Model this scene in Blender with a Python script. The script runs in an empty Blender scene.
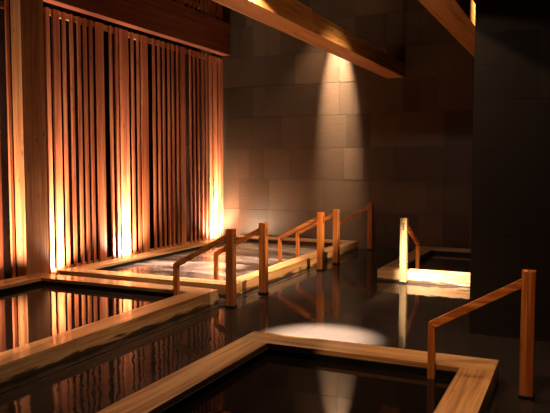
import bpy, bmesh, math, random
from mathutils import Vector, Matrix
random.seed(7)
S = bpy.context.scene
C = bpy.context.collection

# ------------------------------------------------------------------ materials
def new_mat(name):
    m = bpy.data.materials.new(name); m.use_nodes = True
    nt = m.node_tree
    b = nt.nodes['Principled BSDF']
    return m, nt, b

def N(nt, t, **kw):
    n = nt.nodes.new(t)
    for k, v in kw.items(): setattr(n, k, v)
    return n

def math_node(nt, op, a, b=None, clamp=False):
    n = N(nt, 'ShaderNodeMath', operation=op); n.use_clamp = clamp
    for i, v in enumerate((a, b)):
        if v is None: continue
        if isinstance(v, (int, float)): n.inputs[i].default_value = v
        else: nt.links.new(v, n.inputs[i])
    return n.outputs[0]

def ramp(nt, fac, stops):
    r = N(nt, 'ShaderNodeValToRGB')
    el = r.color_ramp.elements
    while len(el) > 1: el.remove(el[-1])
    el[0].position = stops[0][0]; el[0].color = (*stops[0][1], 1)
    for p, c in stops[1:]:
        e = el.new(p); e.color = (*c, 1)
    nt.links.new(fac, r.inputs[0])
    return r.outputs[0]

def wood(name, axis, dark, mid, light, rough=0.45, coat=0.0, knots=0.5, stain=False, across=16, span=(0.34, 0.5, 0.66)):
    """softwood with grain running along one local axis"""
    m, nt, b = new_mat(name); L = nt.links
    tc = N(nt, 'ShaderNodeTexCoord'); oi = N(nt, 'ShaderNodeObjectInfo')
    off = math_node(nt, 'MULTIPLY', oi.outputs['Random'], 37.0)
    comb = N(nt, 'ShaderNodeCombineXYZ')
    for i in range(3): L.new(off, comb.inputs[i])
    add = N(nt, 'ShaderNodeVectorMath', operation='ADD')
    L.new(tc.outputs['Object'], add.inputs[0]); L.new(comb.outputs[0], add.inputs[1])
    sc = [across]*3; sc[axis] = 0.55
    mp = N(nt, 'ShaderNodeMapping'); mp.inputs['Scale'].default_value = sc
    L.new(add.outputs[0], mp.inputs[0])
    n1 = N(nt, 'ShaderNodeTexNoise'); n1.inputs['Scale'].default_value = 1.0
    n1.inputs['Detail'].default_value = 5; n1.inputs['Roughness'].default_value = 0.6
    n1.inputs['Distortion'].default_value = 0.7
    L.new(mp.outputs[0], n1.inputs['Vector'])
    sc2 = [60, 60, 60]; sc2[axis] = 1.6
    mp2 = N(nt, 'ShaderNodeMapping'); mp2.inputs['Scale'].default_value = sc2
    L.new(add.outputs[0], mp2.inputs[0])
    n2 = N(nt, 'ShaderNodeTexNoise'); n2.inputs['Scale'].default_value = 1.0
    n2.inputs['Detail'].default_value = 3
    L.new(mp2.outputs[0], n2.inputs['Vector'])
    mix = math_node(nt, 'ADD', math_node(nt, 'MULTIPLY', n1.outputs[0], 0.7), math_node(nt, 'MULTIPLY', n2.outputs[0], 0.3))
    col = ramp(nt, mix, [(span[0], dark), (span[1], mid), (span[2], light)])
    # knots
    sc3 = [9, 9, 9]; sc3[axis] = 2.6
    mp3 = N(nt, 'ShaderNodeMapping'); mp3.inputs['Scale'].default_value = sc3
    L.new(add.outputs[0], mp3.inputs[0])
    vo = N(nt, 'ShaderNodeTexVoronoi'); vo.inputs['Scale'].default_value = 1.0
    L.new(mp3.outputs[0], vo.inputs['Vector'])
    kn = ramp(nt, vo.outputs['Distance'], [(0.05, (1, 1, 1)), (0.14, (0, 0, 0))])
    kf = math_node(nt, 'MULTIPLY', kn, knots)
    mx = N(nt, 'ShaderNodeMix', data_type='RGBA')
    L.new(kf, mx.inputs['Factor']); L.new(col, mx.inputs['A'])
    mx.inputs['B'].default_value = (dark[0]*.35, dark[1]*.25, dark[2]*.2, 1)
    out = mx.outputs['Result']
    # board to board tone
    hs = N(nt, 'ShaderNodeHueSaturation')
    L.new(out, hs.inputs['Color'])
    L.new(math_node(nt, 'ADD', math_node(nt, 'MULTIPLY', oi.outputs['Random'], 0.35), 0.82), hs.inputs['Value'])
    out = hs.outputs[0]
    if stain:   # dark waterline stain on the wetted foot of the boards
        geo = N(nt, 'ShaderNodeNewGeometry'); sp = N(nt, 'ShaderNodeSeparateXYZ')
        L.new(geo.outputs['Position'], sp.inputs[0])
        mp4 = N(nt, 'ShaderNodeMapping'); mp4.inputs['Scale'].default_value = (2.2, 2.2, 18)
        L.new(geo.outputs['Position'], mp4.inputs[0])
        ns = N(nt, 'ShaderNodeTexNoise'); ns.inputs['Scale'].default_value = 1.5; ns.inputs['Detail'].default_value = 5
        L.new(mp4.outputs[0], ns.inputs['Vector'])
        lv = math_node(nt, 'ADD', math_node(nt, 'MULTIPLY', ns.outputs[0], 0.16), -0.038)
        d = math_node(nt, 'SUBTRACT', lv, sp.outputs[2])
        f = math_node(nt, 'MULTIPLY', d, 60.0, clamp=True)
        m2 = N(nt, 'ShaderNodeMix', data_type='RGBA')
        L.new(math_node(nt, 'MULTIPLY', f, 0.9), m2.inputs['Factor']); L.new(out, m2.inputs['A'])
        m2.inputs['B'].default_value = (0.018, 0.008, 0.005, 1)
        out = m2.outputs['Result']
    L.new(out, b.inputs['Base Color'])
    b.inputs['Roughness'].default_value = rough
    b.inputs['Coat Weight'].default_value = coat
    b.inputs['Coat Roughness'].default_value = 0.045
    bp = N(nt, 'ShaderNodeBump'); bp.inputs['Strength'].default_value = 0.12; bp.inputs['Distance'].default_value = 0.004
    L.new(mix, bp.inputs['Height']); L.new(bp.outputs[0], b.inputs['Normal'])
    return m

D1, M1, L1 = (0.22, 0.07, 0.016), (0.50, 0.20, 0.05), (0.66, 0.33, 0.10)
RIM = [wood('rim_wood_%s' % 'xyz'[a], a, (0.30, 0.12, 0.035), (0.55, 0.27, 0.10), (0.70, 0.41, 0.18), rough=0.38, coat=0.55, knots=0.35, stain=True, across=11, span=(0.40, 0.49, 0.60)) for a in range(3)]
BEAM = [wood('beam_wood_%s' % 'xyz'[a], a, D1, M1, L1, rough=0.5, knots=0.8) for a in range(3)]
BEAMD = wood('dark_red_beam_wood', 1, (0.13, 0.022, 0.007), (0.24, 0.050, 0.014), (0.34, 0.10, 0.03), rough=0.5, knots=0.6)
POSTW = wood('big_post_wood', 2, (0.24, 0.07, 0.02), (0.45, 0.17, 0.055), (0.60, 0.30, 0.12), rough=0.5, knots=0.8)
SLAT = wood('batten_wood', 2, (0.20, 0.035, 0.010), (0.40, 0.10, 0.032), (0.60, 0.22, 0.085), rough=0.5, knots=0.75)
POST = [wood('rail_wood_%s' % 'xyz'[a], a, (0.30, 0.065, 0.012), (0.52, 0.145, 0.027), (0.66, 0.26, 0.055), rough=0.35, knots=0.3, across=26, span=(0.40, 0.5, 0.60)) for a in range(3)]
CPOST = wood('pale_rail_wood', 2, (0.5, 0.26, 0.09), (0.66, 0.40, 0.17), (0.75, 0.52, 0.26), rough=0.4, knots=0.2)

def stone(name, c0, c1, rough, bump=0.25):
    m, nt, b = new_mat(name); L = nt.links
    at = N(nt, 'ShaderNodeAttribute'); at.attribute_name = 'tone'
    tc = N(nt, 'ShaderNodeTexCoord')
    mp = N(nt, 'ShaderNodeMapping'); mp.inputs['Scale'].default_value = (2.0, 2.0, 30)
    L.new(tc.outputs['Object'], mp.inputs[0])
    n = N(nt, 'ShaderNodeTexNoise'); n.inputs['Scale'].default_value = 2.0; n.inputs['Detail'].default_value = 6
    L.new(mp.outputs[0], n.inputs['Vector'])
    mixv = math_node(nt, 'ADD', math_node(nt, 'MULTIPLY', n.outputs[0], 0.45), math_node(nt, 'MULTIPLY', at.outputs['Fac'], 0.75))
    L.new(ramp(nt, mixv, [(0.2, c0), (0.95, c1)]), b.inputs['Base Color'])
    b.inputs['Roughness'].default_value = rough; b.inputs['Specular IOR Level'].default_value = 0.22
    bp = N(nt, 'ShaderNodeBump'); bp.inputs['Strength'].default_value = bump; bp.inputs['Distance'].default_value = 0.006
    L.new(n.outputs[0], bp.inputs['Height']); L.new(bp.outputs[0], b.inputs['Normal'])
    return m
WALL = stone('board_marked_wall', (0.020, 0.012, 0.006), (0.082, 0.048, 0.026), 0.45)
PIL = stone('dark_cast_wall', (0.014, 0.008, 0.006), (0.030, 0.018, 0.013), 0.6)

def plain(name, col, rough=0.5, metal=0.0, noise=0.3):
    m, nt, b = new_mat(name); L = nt.links
    tc = N(nt, 'ShaderNodeTexCoord'); n = N(nt, 'ShaderNodeTexNoise'); n.inputs['Scale'].default_value = 6
    n.inputs['Detail'].default_value = 4
    L.new(tc.outputs['Object'], n.inputs['Vector'])
    L.new(ramp(nt, n.outputs[0], [(0.3, tuple(c*(1-noise) for c in col)), (0.7, tuple(min(1, c*(1+noise)) for c in col))]), b.inputs['Base Color'])
    b.inputs['Roughness'].default_value = rough; b.inputs['Metallic'].default_value = metal
    return m
DARK = plain('dark_plaster', (0.010, 0.004, 0.0025), 0.9)
DARK.node_tree.nodes['Principled BSDF'].inputs['Specular IOR Level'].default_value = 0.0
CEIL = plain('ceiling_paint', (0.016, 0.012, 0.010), 0.9)
METAL = plain('blackened_steel', (0.03, 0.026, 0.024), 0.35, 0.8)
BRIGHT = plain('steel_pin', (0.7, 0.68, 0.64), 0.25, 1.0, 0.05)
INK = plain('burnt_marking', (0.012, 0.008, 0.006), 0.6)
DRAIN = plain('drain_grating', (0.012, 0.010, 0.009), 0.25)

def floor_mat():
    m, nt, b = new_mat('wet_stone_floor'); L = nt.links
    tc = N(nt, 'ShaderNodeTexCoord')
    br = N(nt, 'ShaderNodeTexBrick'); br.offset = 0.5
    br.inputs['Scale'].default_value = 1.0; br.inputs['Brick Width'].default_value = 0.9; br.inputs['Row Height'].default_value = 0.45
    br.inputs['Mortar Size'].default_value = 0.004; br.inputs['Mortar Smooth'].default_value = 0.2
    br.inputs['Color1'].default_value = (0.024, 0.0145, 0.010, 1); br.inputs['Color2'].default_value = (0.017, 0.010, 0.007, 1)
    br.inputs['Mortar'].default_value = (0.012, 0.007, 0.005, 1)
    L.new(tc.outputs['Object'], br.inputs['Vector'])
    n = N(nt, 'ShaderNodeTexNoise'); n.inputs['Scale'].default_value = 3.0; n.inputs['Detail'].default_value = 5
    L.new(tc.outputs['Object'], n.inputs['Vector'])
    hs = N(nt, 'ShaderNodeHueSaturation'); L.new(br.outputs['Color'], hs.inputs['Color'])
    L.new(math_node(nt, 'ADD', math_node(nt, 'MULTIPLY', n.outputs[0], 0.8), 0.6), hs.inputs['Value'])
    L.new(hs.outputs[0], b.inputs['Base Color'])
    b.inputs['Roughness'].default_value = 0.85
    b.inputs['Specular IOR Level'].default_value = 0.1
    b.inputs['Coat Weight'].default_value = 0.68      # film of standing water
    b.inputs['Coat IOR'].default_value = 1.28
    cr = N(nt, 'ShaderNodeTexNoise'); cr.inputs['Scale'].default_value = 0.9; cr.inputs['Detail'].default_value = 3
    L.new(tc.outputs['Object'], cr.inputs['Vector'])
    cv = ramp(nt, cr.outputs[0], [(0.42, (0.006,)*3), (0.62, (0.10,)*3)])
    L.new(cv, b.inputs['Coat Roughness'])
    r = N(nt, 'ShaderNodeTexNoise'); r.inputs['Scale'].default_value = 7.0; r.inputs['Detail'].default_value = 2
    L.new(tc.outputs['Object'], r.inputs['Vector'])
    bp = N(nt, 'ShaderNodeBump'); bp.inputs['Strength'].default_value = 0.05; bp.inputs['Distance'].default_value = 0.02
    L.new(r.outputs[0], bp.inputs['Height']); L.new(bp.outputs[0], b.inputs['Coat Normal'])
    return m
FLOOR = floor_mat()

def water(name, col, scale, strength, rough=0.02, stretch=(1, 1, 1)):
    m, nt, b = new_mat(name); L = nt.links
    b.inputs['Base Color'].default_value = (*col, 1)
    b.inputs['Roughness'].default_value = rough; b.inputs['IOR'].default_value = 1.36
    geo = N(nt, 'ShaderNodeNewGeometry')
    mp = N(nt, 'ShaderNodeMapping'); mp.inputs['Scale'].default_value = stretch
    L.new(geo.outputs['Position'], mp.inputs[0])
    n = N(nt, 'ShaderNodeTexNoise'); n.inputs['Scale'].default_value = scale; n.inputs['Detail'].default_value = 2
    n.inputs['Distortion'].default_value = 0.6
    L.new(mp.outputs[0], n.inputs['Vector'])
    bp = N(nt, 'ShaderNodeBump'); bp.inputs['Strength'].default_value = strength; bp.inputs['Distance'].default_value = 0.1
    L.new(n.outputs[0], bp.inputs['Height']); L.new(bp.outputs[0], b.inputs['Normal'])
    return m
W_STILL = water('still_bath_water', (0.022, 0.012, 0.010), 3.0, 0.006, 0.035)
W_DEEP = water('dark_bath_water', (0.006, 0.004, 0.003), 3.0, 0.006)
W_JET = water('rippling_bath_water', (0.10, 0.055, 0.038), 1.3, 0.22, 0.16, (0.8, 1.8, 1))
def painted_reflections(m):  # pale streaks painted into the colour as blurred wall and batten reflections
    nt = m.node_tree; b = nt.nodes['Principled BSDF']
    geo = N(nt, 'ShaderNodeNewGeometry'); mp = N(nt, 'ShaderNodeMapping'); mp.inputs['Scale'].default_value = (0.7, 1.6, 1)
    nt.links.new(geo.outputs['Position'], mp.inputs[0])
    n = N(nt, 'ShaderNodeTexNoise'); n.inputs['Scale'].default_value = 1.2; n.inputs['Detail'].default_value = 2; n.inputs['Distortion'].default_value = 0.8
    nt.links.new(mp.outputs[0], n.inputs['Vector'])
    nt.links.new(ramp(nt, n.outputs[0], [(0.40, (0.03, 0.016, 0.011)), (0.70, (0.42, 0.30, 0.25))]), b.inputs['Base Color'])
painted_reflections(W_JET)

# ------------------------------------------------------------------ mesh helpers
def tag(o, label=None, cat=None, group=None, kind=None):
    if label: o['label'] = label
    if cat: o['category'] = cat
    if group: o['group'] = group
    if kind: o['kind'] = kind
    return o

def add_box(bm, lo, hi, bevel=0.0):
    c = [(a+b)/2 for a, b in zip(lo, hi)]; s = [b-a for a, b in zip(lo, hi)]
    r = bmesh.ops.create_cube(bm, size=1.0, matrix=Matrix.Translation(c) @ Matrix.Diagonal((*s, 1)))
    if bevel > 0:
        es = list({e for v in r['verts'] for e in v.link_edges})
        bmesh.ops.bevel(bm, geom=es, offset=bevel, segments=2, profile=0.6, affect='EDGES')

def link(name, bm, mat, parent=None, origin=(0, 0, 0)):
    """bm is in world coordinates; the mesh is stored around origin"""
    bmesh.ops.recalc_face_normals(bm, faces=bm.faces)
    bmesh.ops.translate(bm, verts=bm.verts, vec=[-c for c in origin])
    me = bpy.data.meshes.new(name); bm.to_mesh(me); bm.free()
    me.materials.append(mat)
    o = bpy.data.objects.new(name, me); C.objects.link(o)
    if parent is not None:
        o.parent = parent
        pl = parent.location.copy()
        p = parent.parent
        while p is not None: pl += p.location; p = p.parent
        o.location = Vector(origin) - pl
    else: o.location = origin
    return o

def box_obj(name, lo, hi, mat, parent=None, bevel=0.006):
    bm = bmesh.new(); add_box(bm, lo, hi, bevel)
    return link(name, bm, mat, parent, [(a+b)/2 for a, b in zip(lo, hi)])

def empty(name, loc):
    o = bpy.data.objects.new(name, None); C.objects.link(o); o.location = loc
    o.empty_display_size = 0.2
    return o

def cyl(bm, p, r, h, axis='Z', seg=16):
    m = Matrix.Translation(p)
    if axis == 'X': m = m @ Matrix.Rotation(math.pi/2, 4, 'Y')
    if axis == 'Y': m = m @ Matrix.Rotation(math.pi/2, 4, 'X')
    bmesh.ops.create_cone(bm, cap_ends=True, segments=seg, radius1=r, radius2=r, depth=h, matrix=m)

# ------------------------------------------------------------------ camera
cam = bpy.data.cameras.new('camera'); co = bpy.data.objects.new('camera', cam); C.objects.link(co)
cam.sensor_width = 36; cam.lens = 36*659.04/550
co.location = (0, 0, 1.55); co.rotation_euler = (math.pi/2-0.0647, 0, 0.4312)
cam.clip_start = 0.05
S.camera = co

# ------------------------------------------------------------------ room shell
BW, CZ = 11.78, 5.1
bm = bmesh.new(); add_box(bm, (-7.4, -3, -0.2), (3.2, BW+0.3, 0))
tag(link('floor', bm, FLOOR), kind='structure')
bm = bmesh.new(); add_box(bm, (-7.4, -3, CZ), (3.2, BW+0.3, CZ+0.2))
tag(link('ceiling', bm, CEIL), kind='structure')
for nm, lo, hi in (('wall_left', (-7.4, -3, 0), (-7.1, BW, CZ)), ('wall_side', (3.0, -3, 0), (3.2, BW, CZ)),
                   ('wall_front', (-7.1, -3, 0), (3.0, -2.8, CZ))):
    bm = bmesh.new(); add_box(bm, lo, hi); tag(link(nm, bm, DARK), kind='structure')

def panel_wall(name, x0, x1, y, thick, zs, mat, widths, seed, rows=None, gap=0.0015):
    rnd = random.Random(seed)
    bm = bmesh.new(); lay = bm.loops.layers.float_color.new('tone')
    def paint(f0, t):
        for f in list(bm.faces)[f0:]:
            for l in f.loops: l[lay] = (t, t, t, 1)
    add_box(bm, (x0, y+0.012, zs[0]), (x1, y+thick, zs[-1])); paint(0, 0.1)
    for k in range(len(zs)-1):
        x = x0; cuts = [x0]
        if rows and k in rows: cuts += rows[k]; x = cuts[-1]
        while x < x1-0.25:
            x += rnd.choice(widths); cuts.append(min(x, x1))
        if cuts[-1] < x1: cuts.append(x1)
        for a, b in zip(cuts[:-1], cuts[1:]):
            n = len(bm.faces); pr = rnd.uniform(0, 0.003)
            add_box(bm, (a+gap, y-pr*gap/0.0015, zs[k]+2*gap), (b-gap, y+0.02, zs[k+1]-2*gap))
            bm.faces.ensure_lookup_table(); paint(n, rnd.uniform(0.25, 0.9))
    me = bpy.data.meshes.new(name)
    bmesh.ops.recalc_face_normals(bm, faces=bm.faces)
    bm.to_mesh(me); bm.free(); me.materials.append(mat)
    o = bpy.data.objects.new(name, me); C.objects.link(o)
    return tag(o, kind='structure')
zs = [0, 0.64, 1.245, 1.85, 2.47, 3.07, 3.65, 4.25, 4.8, CZ]
panel_wall('wall_back', -7.1, 3.0, BW, 0.3, zs, WALL, (0.3, 0.45, 0.6, 0.9), 3,
           {2: [-6.75, -6.22, -5.98, -5.67, -5.1, -4.0, -3.62], 1: [-6.2, -5.55, -4.4, -3.5], 5: [-6.2, -5.0, -4.4]})
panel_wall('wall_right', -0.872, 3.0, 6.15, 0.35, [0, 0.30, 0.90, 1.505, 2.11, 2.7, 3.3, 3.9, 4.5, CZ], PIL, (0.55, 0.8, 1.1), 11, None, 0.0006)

# ------------------------------------------------------------------ slatted screens, post and beams
SX = -6.57
pale = [(6.88, 6.97), (7.02, 7.16), (7.2, 7.28), (7.36, 7.43), (7.5, 7.58), (7.64, 7.71), (7.77, 7.84), (7.91, 8.09), (8.19, 8.29),
 (8.35, 8.43), (8.45, 8.69), (8.74, 8.83), (8.89, 8.98), (9.03, 9.21), (9.32, 9.42), (9.48, 9.57), (9.64, 9.71), (9.78, 9.86),
 (9.92, 9.99), (10.06, 10.14), (10.19, 10.36), (10.5, 10.57), (10.64, 10.71), (10.78, 10.85), (10.93, 11.0), (11.07, 11.14),
 (11.21, 11.33), (11.36, 11.53), (11.6, 11.66), (11.72, 11.77)]
def screen(name, slats, z0, z1, label, rails):
    t = empty(name, (SX-0.05, (slats[0][0]+slats[-1][1])/2, z0)); tag(t, label, 'slatted screen')
    for a, b in slats:
        a = b-0.05 if b-a < 0.11 and (a, b) not in ((6.88, 6.97), (8.35, 8.43)) else a+0.015
        box_obj('batten', (SX-0.032, a, z0), (SX, b, z1), SLAT, t, 0.004)
    for z in rails:
        box_obj('cross_rail', (SX-0.10, slats[0][0]-0.02, z), (SX-0.033, slats[-1][1], z+0.08), BEAM[1], t, 0.004)
    return t
screen('slatted_screen', pale, 0.0, 3.66, 'tall screen of upright reddish battens along the left wall, right of the big post', (0.01, 3.578))
screen('slatted_screen', pale, 3.75, 4.95, 'short dark screen of upright battens above the reddish side beam', (4.5,))
near = [(2.0+0.14*i, 2.08+0.14*i) for i in range(28)]
near = [(a, b) for a, b in near if b < 5.85] + [(5.93, 6.08), (6.17, 6.27)]
screen('slatted_screen', near, 0.0, 4.95, 'upright battens at the left picture edge, left of the big post', (3.5,))

post = box_obj('timber_post', (SX+0.002, 6.285, 0), (-6.40, 6.68, CZ-0.002), POSTW, None, 0.006)
tag(post, 'thick upright timber post with pale front face, left of the battens', 'post')

b1 = box_obj('timber_beam', (SX+0.002, 6.682, 3.716), (-6.40, BW-0.008, 4.336), BEAMD, None, 0.006)
tag(b1, 'deep dark red timber beam running above the batten screen', 'beam')
t = empty('timber_beam', (-3.03, 5.8, 3.09)); tag(t, 'long pale timber beam crossing the upper middle with a bright lit patch', 'beam')
box_obj('beam_length', (-3.19, 7.28, 3.088), (-2.872, BW-0.008, 3.334), BEAM[1], t, 0.005)
box_obj('beam_length', (-3.19, 0.2, 3.088), (-2.872, 7.278, 3.352), BEAM[1], t, 0.005)
b3 = box_obj('timber_beam', (-1.42, 0.2, 3.088), (-1.10, BW-0.008, 3.334), BEAM[1], None, 0.006)
tag(b3, 'short stretch of orange timber beam at the top beside the dark right wall', 'beam')

# ------------------------------------------------------------------ baths
HR = 0.1486
def bath(name, x0, x1, y0, y1, wl, wr, wn, wf, label, wmat, wlabel, wz=0.068):
    t = empty(name, ((x0+x1)/2, (y0+y1)/2, 0)); tag(t, label, 'bath', 'wooden rimmed baths')
    box_obj('rim_board', (x0, y0, 0), (x1, y0+wn, HR), RIM[0], t, 0.004)
    box_obj('rim_board', (x0, y1-wf, 0), (x1, y1, HR), RIM[0], t, 0.004)
    box_obj('rim_board', (x0, y0+wn+0.0003, 0), (x0+wl, y1-wf-0.0003, HR), RIM[1], t, 0.004)
    box_obj('rim_board', (x1-wr, y0+wn+0.0003, 0), (x1, y1-wf-0.0003, HR), RIM[1], t, 0.004)
    g = 0.004
    # dark lining board just inside the rim
    bm = bmesh.new()
    X0, X1, Y0, Y1 = x0+wl, x1-wr, y0+wn, y1-wf
    for lo, hi in (((X0, Y0, 0), (X1, Y0+0.02, HR-0.035)), ((X0, Y1-0.02, 0), (X1, Y1, HR-0.035)),
                   ((X0, Y0+0.02, 0), (X0+0.02, Y1-0.02, HR-0.035)), ((X1-0.02, Y0+0.02, 0), (X1, Y1-0.02, HR-0.035))):
        add_box(bm, lo, hi)
    link('lining', bm, METAL, t, t.location)
    bm = bmesh.new(); add_box(bm, (X0+0.021, Y0+0.021, 0.001), (X1-0.021, Y1-0.021, wz))
    w = link('bath_water', bm, wmat, None, ((X0+X1)/2, (Y0+Y1)/2, 0.001))
    tag(w, wlabel, 'water', kind='stuff')
    return t
bath('wooden_bath', -6.30, -3.626, 1.2, 6.373, 0.32, 0.246, 0.25, 0.264, 'large wooden rimmed bath at the left edge mirroring the battens', W_STILL, 'still water mirroring post and battens in the left bath')
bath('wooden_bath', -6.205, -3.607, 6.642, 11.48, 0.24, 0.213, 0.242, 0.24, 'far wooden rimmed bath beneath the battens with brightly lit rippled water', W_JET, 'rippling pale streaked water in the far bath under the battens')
bath('wooden_bath', -2.40, 2.0, 8.48, 11.19, 0.24, 0.24, 0.24, 0.24, 'wooden bath at right partly hidden by the dark wall, front rim lit white', W_DEEP, 'black water in the right hand bath behind the dark wall')
bath('wooden_bath', -2.44, -0.48, 1.9, 4.885, 0.262, 0.228, 0.25, 0.288, 'nearest wooden rimmed bath in the foreground, filled with black water', W_DEEP, 'black still water filling the nearest bath')

def gutter(x0, y0, x1, y1, label):
    o = box_obj('drain_channel', (x0, y0, 0.0), (x1, y1, 0.004), DRAIN, None, 0.001)
    tag(o, label, 'drain')
gutter(-3.60, 6.66, -3.50, 11.4, 'dark narrow drain strip along the right side of the far bath')
gutter(-3.62, 1.2, -3.50, 6.30, 'dark narrow drain strip along the right side of the left bath')

# ------------------------------------------------------------------ handrails
def handrail(x, y, dirn, label, pale_post=False, ph=0.85, ln=0.65, markside='X', dy=0.0):
    """tall post at x,y; the rail slopes down along dirn ('-X' or '+Y') to a short post in the bath"""
    t = empty('handrail', (x, y, 0)); tag(t, label, 'handrail', 'wooden handrails leading into the baths')
    h = 0.043
    pm = CPOST if pale_post else POST[2]
    p = box_obj('post', (x-h, y-h, 0.012), (x+h, y+h, ph), pm, t, 0.004)
    box_obj('base_shoe', (x-h-0.006, y-h-0.006, 0), (x+h+0.006, y+h+0.006, 0.022), METAL, t, 0.003)
    bm = bmesh.new()
    for k in (-1, 0, 1): cyl(bm, (x+k*0.031, y-0.030, ph+0.0015), 0.006, 0.005)
    link('cap_pins', bm, BRIGHT, t, (x, y-0.03, ph))
    w = 0.024
    sh, zs_, ze = 0.46, ph-0.055, 0.46    # rail top heights at tall and short post
    th = 0.062
    # profile in (s, z): s is distance from tall post centre
    s0, s1 = h-0.002, ln+0.022
    slope = (zs_-ze)/(s1-s0)
    rail = [(s0, zs_), (s1, ze), (s1, ze-0.0), (s1-0.001, ze-0.001), (s1-0.048, ze-0.001+slope*0.047-th), (s0, zs_-th)]
    rail = [(s0, zs_), (s1, ze), (s1-0.048, ze+slope*0.048-th), (s0, zs_-th)]
    sp = [(s1, ze-0.002), (s1-0.047, ze+slope*0.048-th-0.002), (s1-0.047, 0.0), (s1, 0.0)]
    def prism(nm, prof, mat):
        bm = bmesh.new()
        vs = []
        for side in (-w, w):
            row = []
            for s, z in prof:
                if dirn == '-X': row.append(bm.verts.new((x-s, y+side+dy*s/ln, z)))
                else: row.append(bm.verts.new((x+side, y+s, z)))
            vs.append(row)
        bm.faces.new(vs[0]); bm.faces.new(vs[1][::-1])
        n = len(prof)
        for i in range(n):
            j = (i+1) % n
            bm.faces.new((vs[0][i], vs[0][j], vs[1][j], vs[1][i]))
        bmesh.ops.recalc_face_normals(bm, faces=bm.faces)
        bmesh.ops.bevel(bm, geom=list(bm.edges), offset=0.004, segments=2, affect='EDGES')
        s = sum(q[0] for q in prof)/n; z = sum(q[1] for q in prof)/n
        o = (x-s, y, z) if dirn == '-X' else (x, y+s, z)
        return link(nm, bm, mat, t, o)
    ax = 0 if dirn == '-X' else 1
    prism('rail', rail, POST[ax]); prism('short_post', sp, POST[2])
    # small dark burnt marking near the top: three glyph like blocks one above another
    bm = bmesh.new()
    zt = ph-0.075
    for g in range(3):
        zc = zt-0.034*g
        for (u0, u1, v0, v1) in ((-.012, .012, .008, .012), (-.012, -.007, -.012, .012), (.007, .012, -.012, .012), (-.010, .010, -.003, .001), (-.002, .003, -.012, .010)):
            if markside == 'X': add_box(bm, (x+h-0.001, y+u0, zc+v0), (x+h+0.002, y+u1, zc+v1))
            else: add_box(bm, (x+u0, y-h-0.002, zc+v0), (x+u1, y-h+0.001, zc+v1))
    mk = link('marking', bm, INK, p, (x+h, y, zt) if markside == 'X' else (x, y-h, zt))
    return t
handrail(-3.382, 6.214, '-X', 'handrail at the right corner of the left bath, nearest of the walkway handrails', dy=-0.145, ln=0.605)
handrail(-3.382, 7.023, '-X', 'second handrail of the walkway row, short post in the near corner of the far bath')
handrail(-3.382, 8.937, '-X', 'third handrail of the walkway row, left of the closely set pair')
handrail(-3.382, 9.62, '-X', 'fourth handrail of the walkway row, right of the closely set pair')
handrail(-3.382, 11.45, '-X', 'farthest handrail of the walkway row, standing beyond the far bath corner by the back wall', dy=-0.26, ln=0.56)
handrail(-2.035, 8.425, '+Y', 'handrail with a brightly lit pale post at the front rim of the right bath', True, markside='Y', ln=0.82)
handrail(-0.277, 4.60, '-X', 'large dim red handrail at the right edge beside the nearest bath', dy=-0.07, ln=0.615)

# ------------------------------------------------------------------ lights
def spot(name, loc, target, power, angle, blend=0.8, col=(1, 0.72, 0.42), size=0.03):
    l = bpy.data.lights.new(name, 'SPOT'); l.energy = power; l.spot_size = math.radians(angle); l.spot_blend = blend
    l.color = col; l.shadow_soft_size = size
    o = bpy.data.objects.new(name, l); C.objects.link(o); o.location = loc
    d = Vector(target)-Vector(loc); o.rotation_euler = d.to_track_quat('-Z', 'Y').to_euler()
    return o
WARM = (1.0, 0.60, 0.30)
HOT = (1, 0.77, 0.55)
for (x, y, pw) in ((-6.36, 6.99, 1.1), (-6.34, 8.52, 1.0), (-6.33, 11.42, 1.25)):
    spot('batten_uplight', (x, y, 0.10), (-6.60, y+0.02, 0.9), 2200*pw, 36, 1.0, (1, 0.84, 0.68), 0.05)
    spot('batten_uplight', (x, y, 0.12), (-6.66, y+0.02, 0.5), 420*pw, 140, 1.0, (1, 0.82, 0.66), 0.05)
spot('wall_fill', (-6.33, 10.6, 0.16), (-6.0, 11.8, 0.6), 260, 110, 1.0, (1, 0.72, 0.46), 0.05)  # extra fill added to widen the corner glow on the back wall
spot('batten_uplight', (-6.44, 5.35, 0.03), (-6.47, 6.28, 1.2), 900, 80, 1.0, (1, 0.80, 0.64), 0.05)
spot('wall_downlight', (-4.15, 11.33, 5.0), (-4.12, 11.78, 2.9), 13000, 21, 1.0, (1, 0.78, 0.58))
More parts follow.
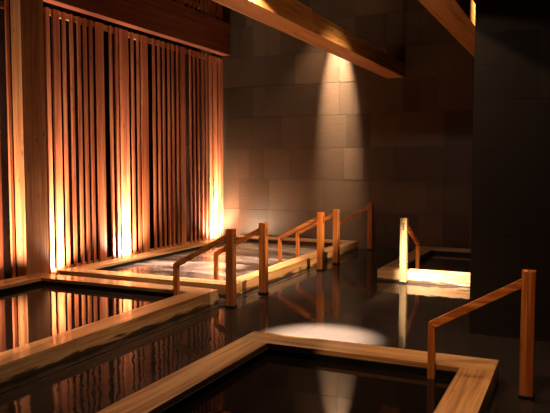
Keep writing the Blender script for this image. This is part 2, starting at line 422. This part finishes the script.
spot('wall_downlight', (-4.22, 11.30, 4.7), (-4.72, 11.70, 1.4), 420, 60, 1.0, (1, 0.70, 0.45))
spot('walkway_downlight', (-2.3, 5.4, 4.7), (-2.06, 5.42, 0), 42000, 15, 1.0, (1, 0.92, 0.78))
spot('walkway_downlight', (-2.05, 5.5, 3.5), (-2.05, 5.5, 0), 110, 141, 0.06, (1, 0.68, 0.40))
spot('beam_downlight', (-2.72, 5.55, 3.225), (-2.72, 5.55, 0), 110, 161, 0.05, (1, 0.80, 0.60), 0.02)
spot('bath_downlight', (-1.75, 5.9, 3.7), (-1.62, 8.52, 0.2), 11000, 15, 0.8, (1, 0.88, 0.76))
spot('bath_downlight', (-4.6, 8.5, 4.7), (-4.6, 7.8, 0.1), 4200, 46, 1.0, (1, 0.80, 0.66))
spot('batten_washer', (-3.4, 10.6, 4.9), (-6.6, 8.6, 0.4), 330, 56, 1.0, (1, 0.66, 0.42))
spot('walkway_downlight', (-0.6, 7.8, 4.6), (-3.4, 8.4, 0.4), 2800, 54, 1.0, (1, 0.74, 0.44))
spot('bath_downlight', (-0.75, 2.5, 4.7), (-1.5, 4.3, 0.1), 620, 52, 1.0, (1, 0.66, 0.38))
spot('bath_downlight', (-2.9, 3.2, 4.9), (-4.0, 4.2, 0.1), 700, 42, 1.0, (1, 0.70, 0.42))
# unseen fill lamps, added below the frame to brighten the beams
spot('beam_fill', (-3.0, 0.8, 0.1), (-2.9, 6.8, 3.2), 420, 36, 1.0, WARM, 0.1)
spot('beam_fill', (0.3, 1.6, 0.1), (-2.7, 6.6, 3.2), 520, 30, 1.0, (1, 0.66, 0.33), 0.1)

w = bpy.data.worlds.new('world'); S.world = w; w.use_nodes = True
w.node_tree.nodes['Background'].inputs[0].default_value = (0.010, 0.006, 0.004, 1)
w.node_tree.nodes['Background'].inputs[1].default_value = 0.3

S.view_settings.view_transform = 'Standard'; S.view_settings.look = 'None'
S.view_settings.exposure = 0.0; S.view_settings.gamma = 1.0
S.view_settings.use_curve_mapping = False
S.cycles.use_denoising = True
